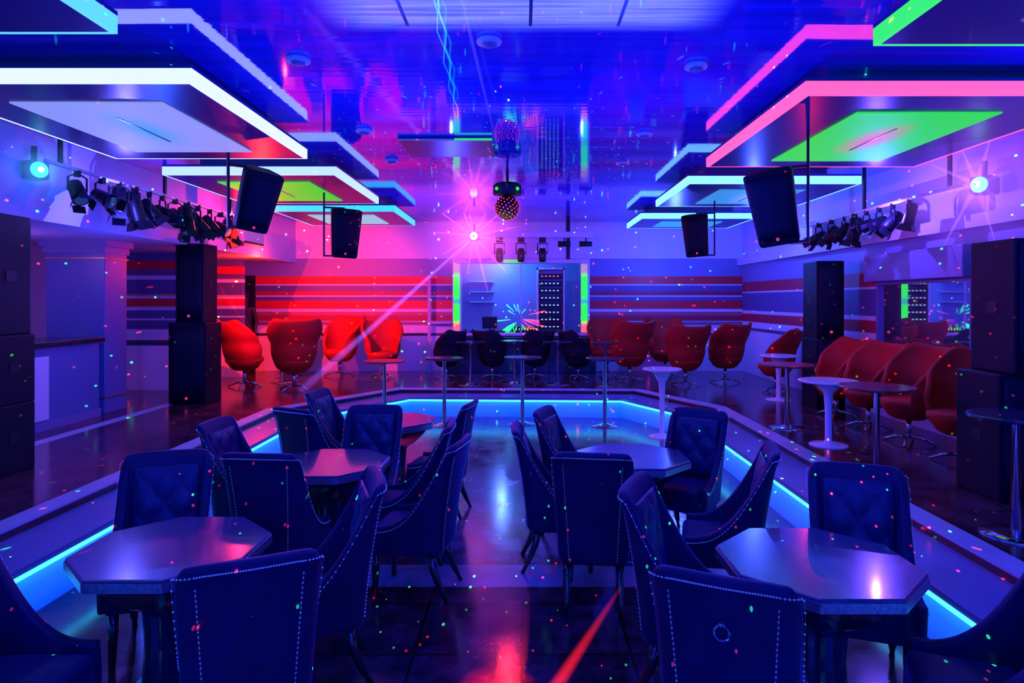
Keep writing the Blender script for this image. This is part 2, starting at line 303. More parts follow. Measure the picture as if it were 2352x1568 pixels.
# ---------------------------------------------------------------- dining chairs
def plan(s,z,zb=.28,zt=1.02,off=0):
    a=abs(s); sg=1 if s>=0 else -1; t=max(0,(z-zb)/(zt-zb)); w=.195+.04*t; r=.05
    if a<.42: x=(w-r)*(a/.42); y=-.25-.012*(1-(a/.42)**2); n=(0,-1)
    elif a<.56:
        an=(a-.42)/.14*math.pi/2; x=w-r+r*math.sin(an); y=-.25+r*(1-math.cos(an)); n=(math.sin(an),-math.cos(an))
    else:
        q=(a-.56)/.44; x=w+.02*q; y=-.25+r+q*.39; n=(1,0)
    y-=.10*t**1.5 + (.02*max(0,(t-.85)/.15)**2)
    return Vector((sg*(x+n[0]*off),y+n[1]*off,z))
def ztop(s):
    a=abs(s)
    if a<.52: return 1.03-.012*(a/.52)**6
    q=(a-.52)/.48
    return 1.018-.53*(1-(1-q)**2.9)
def make_chair():
    t=thing('dining_chair','navy velvet dining chair with nailhead trim and tufted back','chair',group='navy dining chairs')
    b=B(); grid(b,lambda u,v: plan(2*u-1, .30+(ztop(2*u-1)-.30)*v),64,14)
    o=obj('backrest',b,'navy',t,smooth=True)
    m=o.modifiers.new('s','SOLIDIFY'); m.thickness=.05; m.offset=0
    m=o.modifiers.new('b','SUBSURF'); m.levels=1; m.render_levels=1
    b=B()
    def pad(u,v):
        x=(u-.5)*.35; z=.50+.45*v; tt=(z-.28)/.74
        tu=abs(math.sin(math.pi*(u*2+v*2)))*abs(math.sin(math.pi*(u*2-v*2)))
        e=min(1,min(u,1-u)*8)*min(1,min(v,1-v)*8)
        return Vector((x,-.222-.10*tt**1.5+.024*e*(.45+.55*tu),z))
    grid(b,pad,36,36); o=obj('tufted_pad',b,'navyin',t,smooth=True)
    m=o.modifiers.new('s','SOLIDIFY'); m.thickness=.012; m.offset=-1
    b=B(); box(b,-.175,.175,-.2,.2,.34,.47); o=obj('seat',b,'navy',t,smooth=True,bevel=.035); 
    o.modifiers[0].segments=4
    b=B(); box(b,-.2,.2,.165,.2,.295,.37); obj('seat_rail',b,'navy',t,bevel=.012)
    b=B(); s=-.98; pts=[]
    while s<.98:
        pts.append(plan(s,ztop(s)-.035,off=.029)); s+=.021 if abs(s)<.42 else .017
    for p in pts: ball(b,p,.0044,1)
    tube(b,pts,.0006,5); obj('nailhead_trim',b,'nail',t)
    for sg in(-1,1):
        b=B(); z=.34; pts=[]
        while z<.96: pts.append(plan(sg*.42,z,off=.029)); z+=.02
        for p in pts: ball(b,p,.0040,1)
        tube(b,pts,.0006,5); obj('nailhead_trim',b,'nail',t)
    for x in(-.165,.165):
        b=B(); tube(b,[(x,.17,.31),(x,.175,.2),(x*1.03,.18,.0)],[.028,.026,.016],8); obj('leg',b,'darkwood',t,smooth=True)
        b=B(); tube(b,[(x,-.2,.31),(x,-.22,.2),(x*1.02,-.27,.08),(x*1.05,-.31,0)],[.03,.027,.021,.016],8); obj('leg',b,'darkwood',t,smooth=True)
    return t
CH=[(-.99,2.38,25,0),(-2.32,2.57,-88,0),(-2.16,3.98,-162,0),(-1.6,3.99,-5,0),(-.81,3.49,110,0),
(-2.36,5.07,-95,0),(-1.98,5.65,-30,0),(-1.3,5.75,180,0),(-2.1,6.75,-100,0),(-.5,6.0,80,0),(-.58,4.98,92,0),(-.44,4.38,80,0),
(.685,2.23,-25,1),(.6,3.36,-115,0),(1.87,3.66,160,0),(1.56,4.15,75,0),(.43,4.0,-8,0),(-.02,4.85,-90,0),(.2,5.6,-110,0),(1.5,5.55,145,0),(2.06,2.44,68,0)]
src=make_chair(); first=True
for bx,by,a,ringf in CH:
    r=math.radians(a); loc=(bx-.33*math.sin(r),by+.33*math.cos(r),0)
    if first: src.location=loc; src.rotation_euler=(0,0,r); first=False; t=src
    else: t=dup(src,loc,(0,0,r))
    if ringf:
        b=B(); bmesh.ops.create_icosphere(b,subdivisions=1,radius=.012,matrix=Matrix.Translation((0,-.365,.86)))
        tube(b,[(.026*math.sin(k*math.pi/8),-.368,.832+.026*math.cos(k*math.pi/8)) for k in range(17)],.0045,8)
        obj('pull_ring',b,'chrome',t,label='round chrome pull ring'); t['label']='navy velvet dining chair with chrome ring on the back'
# dining tables
def make_table():
    t=thing('dining_table','octagonal dark marble dining table on a black fluted pedestal','table',group='octagonal dining tables')
    k=.91
    b=B(); lathe(b,[(.485*k,.728),(.49*k,.735),(.49*k,.752),(.484*k,.757)],8); obj('table_top',b,'tabletop',t)
    b=B(); lathe(b,[(.47*k,.69),(.497*k,.7),(.497*k,.742),(.47*k,.742)],8); obj('table_edge',b,'tedge',t)
    b=B(); lathe(b,[(.17,.50),(.24,.54),(.33,.62),(.37,.66),(.38,.69)],8); obj('apron',b,'tbase',t)
    b=B(); lathe(b,[(.15,.06),(.135,.12),(.125,.3),(.135,.46),(.17,.52)],32,flute=-.1); obj('pedestal',b,'tbase',t)
    b=B(); lathe(b,[(.26,0),(.26,.03),(.22,.06),(.16,.09)],8); obj('foot',b,'tbase',t,bevel=.005)
    return t
tb=make_table(); tb.location=(-1.71,3.20,0)
for x,y in((-1.43,4.85),(-1.3,6.55),(1.36,3.02),(.84,5.04)): dup(tb,(x,y,0))
# ---------------------------------------------------------------- lounge chairs
def lounge(mat,lab,grp):
    t=thing('lounge_chair',lab,'chair',group=grp)
    def sh(u,v):
        s=2*u-1; a=abs(s); an=s*math.radians(128)
        zt=1.04 -.42*max(0,(a-.40)/.60)**1.3 + .04*math.exp(-((a-.38)/.12)**2)
        z=.30+(zt-.30)*v; k=(z-.30)/.74
        r=.21+.17*min(1,k*1.6)**.6+.05*max(0,k-.6)/.4
        r*= (1-.10*math.exp(-((k-.55)/.13)**2))
        return Vector((r*math.sin(an),-r*math.cos(an)*.92-.05*k,z))
    b=B(); grid(b,sh,36,12); o=obj('shell',b,mat,t,smooth=True)
    m=o.modifiers.new('s','SOLIDIFY'); m.thickness=.06; m.offset=-1
    m=o.modifiers.new('b','SUBSURF'); m.levels=1; m.render_levels=1
    b=B(); lathe(b,[(.15,.27),(.2,.3),(.24,.36),(.29,.42),(.28,.47),(.2,.49)],28); obj('seat',b,mat,t,smooth=True)
    b=B(); tube(b,[(0,0,.06),(0,0,.28)],.028,14); obj('pedestal',b,'chrome',t,smooth=True)
    b=B()
    for k in range(4):
        a=math.pi/4+k*math.pi/2; c,s=math.cos(a),math.sin(a)
        tube(b,[(0,0,.075),(.12*c,.12*s,.07),(.26*c,.26*s,.012)],[.022,.018,.012],8)
    obj('star_base',b,'chrome',t,smooth=True)
    return t
lc=lounge('red','red upholstered wing lounge chair on chrome base','red lounge chairs')
LC=[(-5.0,11.75,-40,1.13),(-3.95,11.3,25,1.16),(-3.75,13.4,150,1.15),(-2.8,13.1,200,1.08),(-4.75,13.3,-170,1.1),(2.05,12.5,20,1.1),(1.75,13.5,170,1.1),(2.97,11.9,10,1.05),(3.82,12.3,30,1.06),(4.3,11.1,60,1),(4.2,8.75,95,.98),(4.2,7.93,100,.98),(4.2,7.1,95,1.0),(4.2,6.26,105,1.0),(2.95,13.5,180,1.1)]
for i,(x,y,a,sc) in enumerate(LC):
    if i==0: lc.location=(x,y,ZP); lc.rotation_euler=(0,0,math.radians(a)); lc.scale=(sc,)*3
    else: dup(lc,(x,y,ZP),(0,0,math.radians(a)),scale=sc)
dc=lounge('darkred','dark upholstered lounge chair in front of the booth','dark lounge chairs')
for i,(x,y,a) in enumerate([(-1.5,12.9,60),(-.6,13.0,-40),(.25,13.1,35),(1.1,12.9,-70)]):
    if i==0: dc.location=(x,y,ZP); dc.rotation_euler=(0,0,math.radians(a)); dc.scale=(.92,)*3
    else: dup(dc,(x,y,ZP),(0,0,math.radians(a)),scale=.92)
# ---------------------------------------------------------------- cocktail tables
def cocktail(h,r,top,lab,flared=False):
    t=thing('cocktail_table',lab,'table',group='round cocktail tables')
    b=B(); lathe(b,[(r*.9,h-.03),(r,h-.02),(r,h-.005),(r*.97,h)],32); obj('table_top',b,top,t,smooth=False)
    if flared:
        b=B(); lathe(b,[(.2,0),(.19,.012),(.05,.03),(.035,.06),(.035,h*.5),(.05,h*.8),(.14,h-.05),(.2,h-.03)],24); obj('flared_stem',b,'white',t,smooth=True)
    else:
        b=B(); lathe(b,[(.03,.02),(.026,h-.06),(.09,h-.03)],16); obj('stem',b,'chrome',t,smooth=True)
        b=B(); lathe(b,[(.21,0),(.21,.008),(.12,.02),(.035,.045)],28); obj('base',b,'chrome',t,smooth=True)
    return t
def cplace(t,ps):
    for i,p in enumerate(ps):
        if i==0: t.location=p
        else: dup(t,p)
cplace(cocktail(1.06,.30,'topblk','tall round bar table on a chrome stem'),[(-1.22,10.2,0),(0,10.35,0),(1.28,10.15,0)])
cplace(cocktail(1.06,.30,'topred','tall round bar table with red light painted on its top'),[(-2.05,9.7,0)])  # red light on this top is painted by using the red material
cplace(cocktail(.98,.28,'white','white round bar table with flared stem',True),[(2.0,9.35,0)])
cplace(cocktail(.7,.30,'white','white round table with flared stem beside red chairs',True),[(3.28,7.0,ZP),(4.0,10.2,ZP)])
cplace(cocktail(.85,.25,'white','small white round table between red chairs'),[(-4.55,12.35,ZP)])
cplace(cocktail(.78,.32,'topred','dark red round table on a chrome stem'),[(3.2,5.9,ZP),(3.22,7.95,ZP)])
cplace(cocktail(.80,.28,'topblk','dark round table on a chrome stem'),[(3.25,4.3,ZP),(-.95,12.0,ZP),(-.15,12.25,ZP),(.65,12.05,ZP),(1.5,11.8,ZP)])
# ---------------------------------------------------------------- loudspeakers
def cabinet(w,d,h,lab,loc,rz=0,cone=0):
    t=thing('loudspeaker',lab,'loudspeaker',loc,rz,group='stacked loudspeakers')
    b=B(); box(b,-w/2,w/2,-d/2,d/2,0,h); obj('cabinet',b,'spk',t,bevel=.012)
    b=B(); 
    grid(b,lambda u,v: Vector((-w/2+.03+(w-.06)*u,-d/2-.012-.012*math.sin(math.pi*u),.03+(h-.06)*v)),8,4)
    o=obj('grille',b,'grille',t,smooth=True); m=o.modifiers.new('s','SOLIDIFY'); m.thickness=.01
    b=B(); lathe(b,[(.022,0),(.022,.006)],14); obj('badge',b,'badge',t,loc=(0,-d/2-.026,.1),rot=(math.pi/2,0,0))
    for x in(-w/2-.004,w/2-.004):
        b=B(); box(b,x,x+.008,-.06,.06,h*.45,h*.45+.09); obj('side_handle',b,'blk',t)
    return t
big='large black loudspeaker cabinet in a floor stack'; tall='tall slim black column loudspeaker on a subwoofer'
cabinet(.62,.5,.62,big,(-4.86,5.85,ZP)); cabinet(.62,.5,.62,big,(-4.86,5.85,ZP+.62)); cabinet(.56,.48,1.08,tall,(-4.86,5.85,ZP+1.24))
cabinet(.56,.5,1.22,big,(-4.98,9.95,ZP)); cabinet(.42,.44,1.18,tall,(-4.96,9.95,ZP+1.22))
cabinet(.66,.5,.98,big,(3.98,5.25,ZP)); cabinet(.62,.5,1.05,tall,(4.08,5.25,ZP+.98))
cabinet(.42,.5,1.0,big,(4.42,9.6,ZP)); cabinet(.40,.46,1.12,tall,(4.42,9.6,ZP+1.0))
def hung(x,y,z,h,yaw,tilt,roll,side,ztop_):
    t=thing('hanging_loudspeaker','black loudspeaker tilted on a bracket hanging from a ceiling panel','loudspeaker',(x,y,z),math.radians(yaw),group='hanging loudspeakers')
    w=h*.62; d=h*.55
    b=B(); pr=[(-w/2,-d/2),(w/2,-d/2),(w/2,-.02),(w*.3,d/2),(-w*.3,d/2),(-w/2,-.02)]
    v0=[b.verts.new((px*.82,py,-h/2)) for px,py in pr]; v1=[b.verts.new((px,py,h/2)) for px,py in pr]
    for i in range(6): b.faces.new((v0[i],v0[(i+1)%6],v1[(i+1)%6],v1[i]))
    b.faces.new(v0[::-1]); b.faces.new(v1)
    rt=(math.radians(tilt),math.radians(roll),0)
    c=obj('cabinet',b,'spk',t,bevel=.03,rot=rt)
    b=B(); grid(b,lambda u,v: Vector(((-w/2+.03+(w-.06)*u)*(.83+.17*v),-d/2-.01-.02*math.sin(math.pi*u),-h/2+.06+(h-.1)*v)),8,6)
    o=obj('grille',b,'grille',t,smooth=True,rot=rt); m=o.modifiers.new('s','SOLIDIFY'); m.thickness=.012
    b=B(); lathe(b,[(.015,0),(.015,.006)],12); obj('badge',b,'badge',c,loc=(0,-d/2-.035,-h*.4),rot=(math.pi/2,0,0))
    b=B(); sx=side*(w/2+.07); q=.011
    box(b,sx-q,sx+q,-.02,.02,-h*.5,ztop_-z); box(b,min(0,sx),max(0,sx),-.02,.02,-h*.5-.0,-h*.5+.02); box(b,min(0,sx),max(0,sx),-.02,.02,h*.5,h*.5+.02)
    obj('bracket',b,'blk',t)
hung(-2.74,6.70,2.99,.62,38,22,8,-1,3.43); hung(-2.45,9.0,2.88,.66,22,10,2,-1,3.43); hung(2.26,5.85,2.79,.66,-28,14,-8,1,3.43); hung(2.58,9.7,2.92,.62,-18,10,-4,1,3.43)
# ---------------------------------------------------------------- stage lights on side bars
def bar(lab,loc,L):
    b=B(); tube(b,[(0,-L/2,0),(0,L/2,0)],.022,12); t=thing('lighting_bar',lab,'lighting bar',loc)
    obj('pipe',b,'acw',t,smooth=True)
    for k in range(3):
        y=-L/2+.2+k*(L-.4)/2
        b=B(); box(b,-.015,.015,y-.02,y+.02,0,ZC-loc[2]); obj('hanger',b,'blk',t)
bar('pale metal pipe carrying black stage lights',(-4.6,8.4,3.3),4.2)
bar('pale metal pipe carrying black stage lights',(4.45,8.5,3.12),3.8)
def par(tilt,ln):
    t=thing('stage_light','black stage spotlight hanging in a yoke','stage light',group='stage lights on the side bars')
    b=B(); tube(b,[(-.1,0,-.22),(-.1,0,-.06),(-.05,0,-.03),(.05,0,-.03),(.1,0,-.06),(.1,0,-.22)],.012,6); obj('yoke',b,'blk',t)
    b=B(); box(b,-.03,.03,-.03,.03,-.05,.03); obj('clamp',b,'blk',t,bevel=.005)
    b=B(); lathe(b,[(.05,-.15*ln),(.08,-.12*ln),(.085,.0),(.09,.1*ln),(.092,.15)],20); o=obj('lamp_body',b,'blk',t,smooth=True,loc=(0,0,-.22),rot=(math.radians(tilt),0,0))
    b=B(); lathe(b,[(.07,.148),(.072,.154)],20); obj('lens',b,'lens',o)
    for k in range(4):
        a=k*math.pi/2; c,s=math.cos(a),math.sin(a)
        b=B(); v=[b.verts.new(p) for p in((c*.09-s*.07,s*.09+c*.07,.15),(c*.09+s*.07,s*.09-c*.07,.15),(c*.12+s*.07,s*.12-c*.07,.24),(c*.12-s*.07,s*.12+c*.07,.24))]
        b.faces.new(v); obj('barn_door',b,'blk',o)
    return t
kinds=[par(140,1.0),par(165,1.3),par(115,.9)]; used=[0,0,0]; n=0
for x,z,ys,sg,sc in((-4.6,3.27,[6.75,7.15,7.45,7.75,8.05,8.35,8.65,8.95,9.25,9.6,9.95,10.3],1,1.0),(4.45,3.09,[7.5,7.85,8.15,8.45,8.75,9.05,9.4,9.8],-1,.85)):
    for y in ys:
        rz=math.radians(sg*(85+random.uniform(-60,75))); k=(n*2+n//3)%3; n+=1; s=sc*random.uniform(.85,1.1)
        if not used[k]: kinds[k].location=(x,y,z); kinds[k].rotation_euler=(0,0,rz); kinds[k].scale=(s,)*3; used[k]=1
        else: dup(kinds[k],(x,y,z),(0,0,rz),scale=s)
# disco ball effect light
t=thing('disco_light','ball effect light with red lenses hanging under the ceiling','disco light',(-.2,8.65,ZC))
b=B(); tube(b,[(0,0,0),(0,0,-.2)],.02,10); obj('rod',b,'blk',t)
b=B(); lathe(b,[(.12,-.34),(.2,-.33),(.2,-.22),(.15,-.18)],8); obj('housing',b,'blk',t)
for k in range(4):
    a=math.pi/4+k*math.pi/2; b=B(); ball(b,Vector((math.cos(a)*.19,math.sin(a)*.19,-.27)),.025,2)
    obj('green_lens',b,em('green_lens',(.05,.9,.15),.8),t)
b=B(); ball(b,(0,0,-.5),.165,4); obj('ball',b,'blk',t,smooth=True)
b=B()
n=150
for k in range(n):
    z=1-2*(k+.5)/n; r=math.sqrt(1-z*z); a=k*2.39996
    if z<.75: ball(b,(r*math.cos(a)*.165,r*math.sin(a)*.165,-.5+z*.165),.010,1)
o=obj('red_lenses',b,em('red_lens',(1,.04,.2),1.5),t); o['kind']='stuff'
# emission that paints lit haze, flare and beams onto shells and tubes
def glowmat(name,col,s,power,fade=None):
    m=bpy.data.materials.new(name); m.use_nodes=True; nt=m.node_tree; nt.nodes.clear(); N=nt.nodes;L=nt.links
    out=N.new('ShaderNodeOutputMaterial'); a=N.new('ShaderNodeAddShader'); tr=N.new('ShaderNodeBsdfTransparent'); e=N.new('ShaderNodeEmission')
    g=N.new('ShaderNodeNewGeometry'); dt=N.new('ShaderNodeVectorMath'); dt.operation='DOT_PRODUCT'; L.new(g.outputs['Normal'],dt.inputs[0]); L.new(g.outputs['Incoming'],dt.inputs[1])
    ab=N.new('ShaderNodeMath'); ab.operation='ABSOLUTE'; L.new(dt.outputs['Value'],ab.inputs[0])
    pw=N.new('ShaderNodeMath'); pw.operation='POWER'; pw.inputs[1].default_value=power; L.new(ab.outputs[0],pw.inputs[0])
    mu=N.new('ShaderNodeMath'); mu.operation='MULTIPLY'; mu.inputs[1].default_value=s; L.new(pw.outputs[0],mu.inputs[0]); last=mu
    if fade:
        tc=N.new('ShaderNodeTexCoord'); sp=N.new('ShaderNodeSeparateXYZ'); L.new(tc.outputs['Generated'],sp.inputs[0])
        mr=N.new('ShaderNodeMapRange'); mr.inputs['To Min'].default_value=fade[0]; mr.inputs['To Max'].default_value=fade[1]; L.new(sp.outputs['Z'],mr.inputs['Value'])
        m2=N.new('ShaderNodeMath'); m2.operation='MULTIPLY'; L.new(mu.outputs[0],m2.inputs[0]); L.new(mr.outputs[0],m2.inputs[1]); last=m2
    L.new(last.outputs[0],e.inputs['Strength'])
    e.inputs['Color'].default_value=(*col,1); L.new(tr.outputs[0],a.inputs[0]); L.new(e.outputs[0],a.inputs[1]); L.new(a.outputs[0],out.inputs['Surface'])
    return m
def starlamp(loc,rz,lab,halo,layers,rays=0,rl=1,rs=.5):
    t=thing('effect_light',lab,'stage light',loc,rz,group='bright cyan effect lights')
    b=B(); box(b,-.1,.1,.0,.2,-.09,.09); obj('housing',b,'blk',t,bevel=.02)
    b=B(); box(b,-.02,.02,.08,.12,.09,.25); obj('bracket',b,'blk',t)
    b=B(); ball(b,(0,-.01,0),.08,3,(1,.5,1)); obj('lens',b,em('bright_lens',(.03,.8,.95),1.6),t,smooth=True)
    b=B(); ball(b,(0,-.03,0),.045,3,(1,.5,1)); obj('lens_core',b,em('bright_core',(.5,1,1),3),t,smooth=True)
    for rr,st,p in layers:
        b=B(); ball(b,(0,0,0),1,5); o=obj('lit_haze',b,glowmat('lit_haze',halo,st,p),t,smooth=True); o.scale=(rr,)*3; o['kind']='stuff'; o['label']='painted glowing haze around the lens'
    for k in range(rays):  # starburst flare of the lens, drawn as emissive tapered tubes
        a=2*math.pi*(k+.37)/rays+random.uniform(-.15,.15); ln=rl*random.uniform(.5,1.2)
        b=B(); tube(b,[(0,-.05,0),(math.cos(a)*ln,-.2,math.sin(a)*ln)],[.04,.005],12,cap=False)
        o=obj('flare_ray',b,glowmat('ray',halo,rs,3),t,smooth=True); o['label']='painted starburst flare ray'
starlamp((-.98,13.15,3.25),0,'bright effect light with magenta glow on the booth truss',(1,.09,.75),[(1.2,.38,4),(.55,.75,4)],13,1.15,.45)
starlamp((-4.85,6.55,3.26),math.radians(60),'bright cyan effect light on the pale soffit',(.06,.3,1),[(.4,.3,4),(.18,.5,3)],0,.3,.3)
starlamp((4.62,6.6,3.12),math.radians(-60),'bright cyan effect light on the pale wall',(.35,.10,1),[(.8,.4,4),(.3,.6,3)],8,.55,.35)
def beam(name,p0,p1,r0,r1,col,s,lab,power=2,fade=None,mid=None):
    pts=[p0]+(mid or [])+[p1]; n=len(pts)-1
    b=B(); tube(b,pts,[r0+(r1-r0)*i/n for i in range(n+1)],20,cap=False); o=obj(name,b,glowmat('beam_light',col,s,power,fade),smooth=True); single(o,lab,'light beam'); o['kind']='stuff'
beam('light_beam',(-.98,13.1,3.22),(-3.75,11.0,.41),.025,.09,(.3,.10,1),.75,'painted violet light beam crossing the haze',3,(.10,1.0))
beam('light_beam',(-.2,8.5,3.42),(-.34,3.4,3.62),.014,.014,(.25,.2,1),.45,'painted reflection of a violet beam under the ceiling')  # beam's reflection in the ceiling, drawn as an emissive tube
def zig(x0,x1,r,ph):
    mid=[]
    for i in range(1,9):
        t_=i/9; mid.append((x0+(x1-x0)*t_+(.012 if i%2 else -.012)*ph,5.9+(3.5-5.9)*t_,3.61))
    beam('laser_beam',(x0,5.9,3.6),(x1,3.5,3.62),r,r,(.01,1,.02),1.6,'thin green laser beam under the ceiling',2,None,mid)
zig(-.585,-.455,.007,1); zig(-.60,-.49,.004,-1)
beam('laser_beam',(.47,3.12,.58),(.0,2.9,.01),.010,.055,(1,.015,.02),.6,'red laser beam reaching the floor',4,(1.1,.03))
# booth truss and fixtures
t=thing('lighting_truss','pale horizontal truss on a dark post above the booth','truss',(.3,13.4,3.3))
b=B(); box(b,-.95,1.15,-.03,.03,-.06,.06); obj('beam',b,'acw',t,bevel=.01)
b=B(); box(b,.6,.68,.04,.1,-.5,ZC-3.3); obj('post',b,'blk',t)
mh=thing('moving_head','black moving head spotlight hanging from the truss','stage light',(-.47,13.4,3.24),group='lights on the truss')
b=B(); box(b,-.07,.07,-.07,.07,-.1,0); obj('base',b,'blk',mh,bevel=.01)
b=B(); tube(b,[(-.1,0,-.34),(-.1,0,-.12),(.1,0,-.12),(.1,0,-.34)],.014,6); obj('yoke',b,'blk',mh)
b=B(); lathe(b,[(.06,-.5),(.075,-.45),(.08,-.3),(.06,-.22)],18); obj('head',b,'blk',mh,smooth=True)
b=B(); ball(b,(0,-.07,-.38),.022,2); obj('lens',b,'lens',mh)
dup(mh,(-.03,13.4,3.24)); dup(mh,(.41,13.4,3.24))
lb=thing('small_spotlight','small black spotlight on the truss','stage light',(.86,13.4,3.24),group='small lights on the truss')
b=B(); tube(b,[(0,0,0),(0,0,-.1)],.015,8); obj('stem',b,'blk',lb)
b=B(); tube(b,[(-.13,-.02,-.13),(.12,0,-.13)],[.06,.05],14); obj('lamp_body',b,'blk',lb,smooth=True)
dup(lb,(1.3,13.4,3.24))
# booth
t=thing('dj_booth','booth with wide glass front and green glowing side bars','booth',(-.03,14.3,0))
b=B(); box(b,-1.5,-1.3,-.06,.1,1.18,2.86); box(b,1.3,1.5,-.06,.1,1.18,2.86); box(b,-1.3,1.3,-.06,.1,2.76,2.86); box(b,-1.3,1.3,-.06,.1,1.18,1.24); obj('booth_frame',b,'acw',t,bevel=.01)
def ledbar():
    m,nt,bs=newmat('green_pink_glow');N=nt.nodes;L=nt.links
    g=N.new('ShaderNodeTexCoord'); sp=N.new('ShaderNodeSeparateXYZ'); L.new(g.outputs['Generated'],sp.inputs[0])
    r=N.new('ShaderNodeValToRGB'); r.color_ramp.interpolation='EASE'; el=r.color_ramp.elements; el[0].color=(.8,.08,.15,1); el[0].position=.1; el[1].position=.18; el[1].color=(.01,.8,.02,1)
    for p_,c_ in((.38,(.01,.8,.02)),(.45,(.02,.3,.3)),(.55,(.01,.8,.02)),(.8,(.01,.8,.02)),(.9,(.3,.15,.3))):
        e=el.new(p_); e.color=(*c_,1)
    L.new(sp.outputs['Z'],r.inputs[0]); L.new(r.outputs[0],bs.inputs['Emission Color']); bs.inputs['Emission Strength'].default_value=1.6; bs.inputs['Base Color'].default_value=(.01,.02,.01,1)
    return m
lm=ledbar()
for x in(-1.43,1.35):
    b=B(); box(b,x-.04,x+.09,-.1,-.06,1.26,2.74); obj('glowing_bar',b,lm,t)
b=B(); box(b,-.38,-.0,-.09,-.06,2.77,2.84); obj('glowing_header',b,em('green_header',(.03,.8,.1),.9),t)
b=B(); box(b,-1.6,1.6,-.35,-.05,ZP,1.16); obj('booth_front',b,'darkwood',t,bevel=.01)
b=B(); box(b,-.012,.012,-.02,.02,1.24,2.76); obj('mullion',b,'acw',t)
# rack
rk=thing('equipment_rack','tall pale equipment rack with lit amplifiers','rack',(.65,15.2,ZP))
b=B(); box(b,-.32,-.28,-.25,.25,0,2.3); box(b,.28,.32,-.25,.25,0,2.3); box(b,-.32,.32,-.25,.25,2.26,2.3); box(b,-.28,.28,.2,.25,0,2.26); obj('rack_frame',b,'acw',rk)
for k in range(8):
    z=.9+k*.165
    b=B(); box(b,-.27,.27,-.24,.18,z,z+.11); a=obj('amplifier',b,'blk',rk,bevel=.006)
    b=B()
    for j in range(5): box(b,-.22+j*.09,-.18+j*.09,-.246,-.24,z+.04,z+.065)
    obj('indicator_row',b,em('indicator',(.3,.6,1) if k<7 else (1,.1,.15),1.3),a)
for z in(1.9,2.15,2.4):
    b=B(); box(b,-1.3,-.7,16.0,16.2,z,z+.03); single(obj('wall_shelf',b,'acw'),'narrow pale wall shelf in the booth','shelf','booth shelves')
t=thing('dj_desk','dark desk with mixing equipment in the booth','desk',(-.2,14.95,ZP))
b=B(); box(b,-1.0,.45,-.25,.25,.8,.86); obj('desk_top',b,'darkwood',t)
for x in(-.95,.4):
    b=B(); box(b,x-.03,x+.03,-.2,.2,0,.8); obj('desk_side',b,'darkwood',t)
t=thing('dj_mixer','black mixing console with green lit controls','mixer',(.05,14.9,ZP+.86))
b=B(); box(b,-.3,.3,-.18,.18,0,.1); obj('console',b,'blk',t,bevel=.01)
b=B()
for k in range(9):
    x=-.26+k*.065; box(b,x,x+.015,-.184,-.18,.02,.02+random.uniform(.03,.07))
obj('level_meters',b,em('green_meter',(.05,.9,.2),2),t)
mo=thing('monitor','small black monitor on the booth desk','monitor',(-.75,14.95,ZP+.86))
b=B(); box(b,-.17,.17,-.02,.02,.05,.32); obj('screen_housing',b,'blk',mo,bevel=.008)
b=B(); box(b,-.06,.06,-.06,.06,0,.012); box(b,-.015,.015,-.01,.01,.01,.06); obj('stand',b,'blk',mo)
for k in range(30):
    a=random.uniform(0,2*math.pi); r=random.uniform(.12,.6); dx=r*math.cos(a)*1.1; dz=r*math.sin(a)*.8
    if k<14: dx=random.uniform(-.32,.2); dz=random.uniform(-.42,.4)
    if k>=22: dx=random.uniform(.2,.65); dz=random.uniform(-.45,.0)
    col=(.01,1,.04) if dx<.16 else (1,.04,.06)
    beam('laser_beam',(-.08+dx*.4,14.55,1.55+dz*.4),(-.08+dx,14.42,1.55+dz*.8),.006,.02,col,1.1,'thin laser ray fanning out in the booth')
def ac(x,y,z,w,rz):
    t=thing('air_conditioner','white wall mounted air conditioner','air conditioner',(x,y,z),rz,group='air conditioners')
    b=B(); box(b,-w/2,w/2,-.22,0,0,.28); obj('casing',b,'acw',t,bevel=.03)
    b=B(); box(b,-w/2+.05,w/2-.05,-.225,-.15,-.004,.03); obj('air_outlet',b,'blk',t)
ac(-4.98,11.6,2.95,.9,math.radians(90)); ac(4.73,10.6,2.9,.9,math.radians(-90)); 
b=B(); box(b,-2.06,-2.0,14.2,14.28,ZP,2.45); box(b,-2.0,-1.55,14.2,14.28,1.44,1.5); single(obj('post_frame',b,'wallw'),'slim pale upright post beside the booth','post')
# ---------------------------------------------------------------- person in the doorway
bm=B()
J={'p':(0,0,.95),'c':(0,0,1.25),'n':(0,0,1.46),'h':(0,-.01,1.56),'t':(0,-.01,1.68),'sl':(-.18,0,1.4),'el':(-.24,.02,1.1),'wl':(-.24,-.05,.86),'fl':(-.235,-.07,.76),'sr':(.18,0,1.4),'er':(.24,.02,1.1),'wr':(.24,-.05,.86),'fr':(.235,-.07,.76),
'hl':(-.1,0,.9),'kl':(-.11,-.01,.5),'al':(-.12,.02,.09),'tl':(-.13,-.14,.035),'hr':(.1,0,.9),'kr':(.11,-.01,.5),'ar':(.12,.02,.09),'tr':(.13,-.14,.035)}
R={'p':.13,'c':.15,'n':.055,'h':.085,'t':.075,'s':.065,'e':.045,'w':.03,'f':.03,'hl':.09,'hr':.09,'k':.06,'a':.042,'tl':.035,'tr':.035}
V={k:bm.verts.new(v) for k,v in J.items()}
for a_,c_ in('pc','cn','nh','ht',('c','sl'),('sl','el'),('el','wl'),('wl','fl'),('c','sr'),('sr','er'),('er','wr'),('wr','fr'),('p','hl'),('hl','kl'),('kl','al'),('al','tl'),('p','hr'),('hr','kr'),('kr','ar'),('ar','tr')): bm.edges.new((V[a_],V[c_]))
keys=list(J); me=bpy.data.meshes.new('person'); bm.to_mesh(me); bm.free()
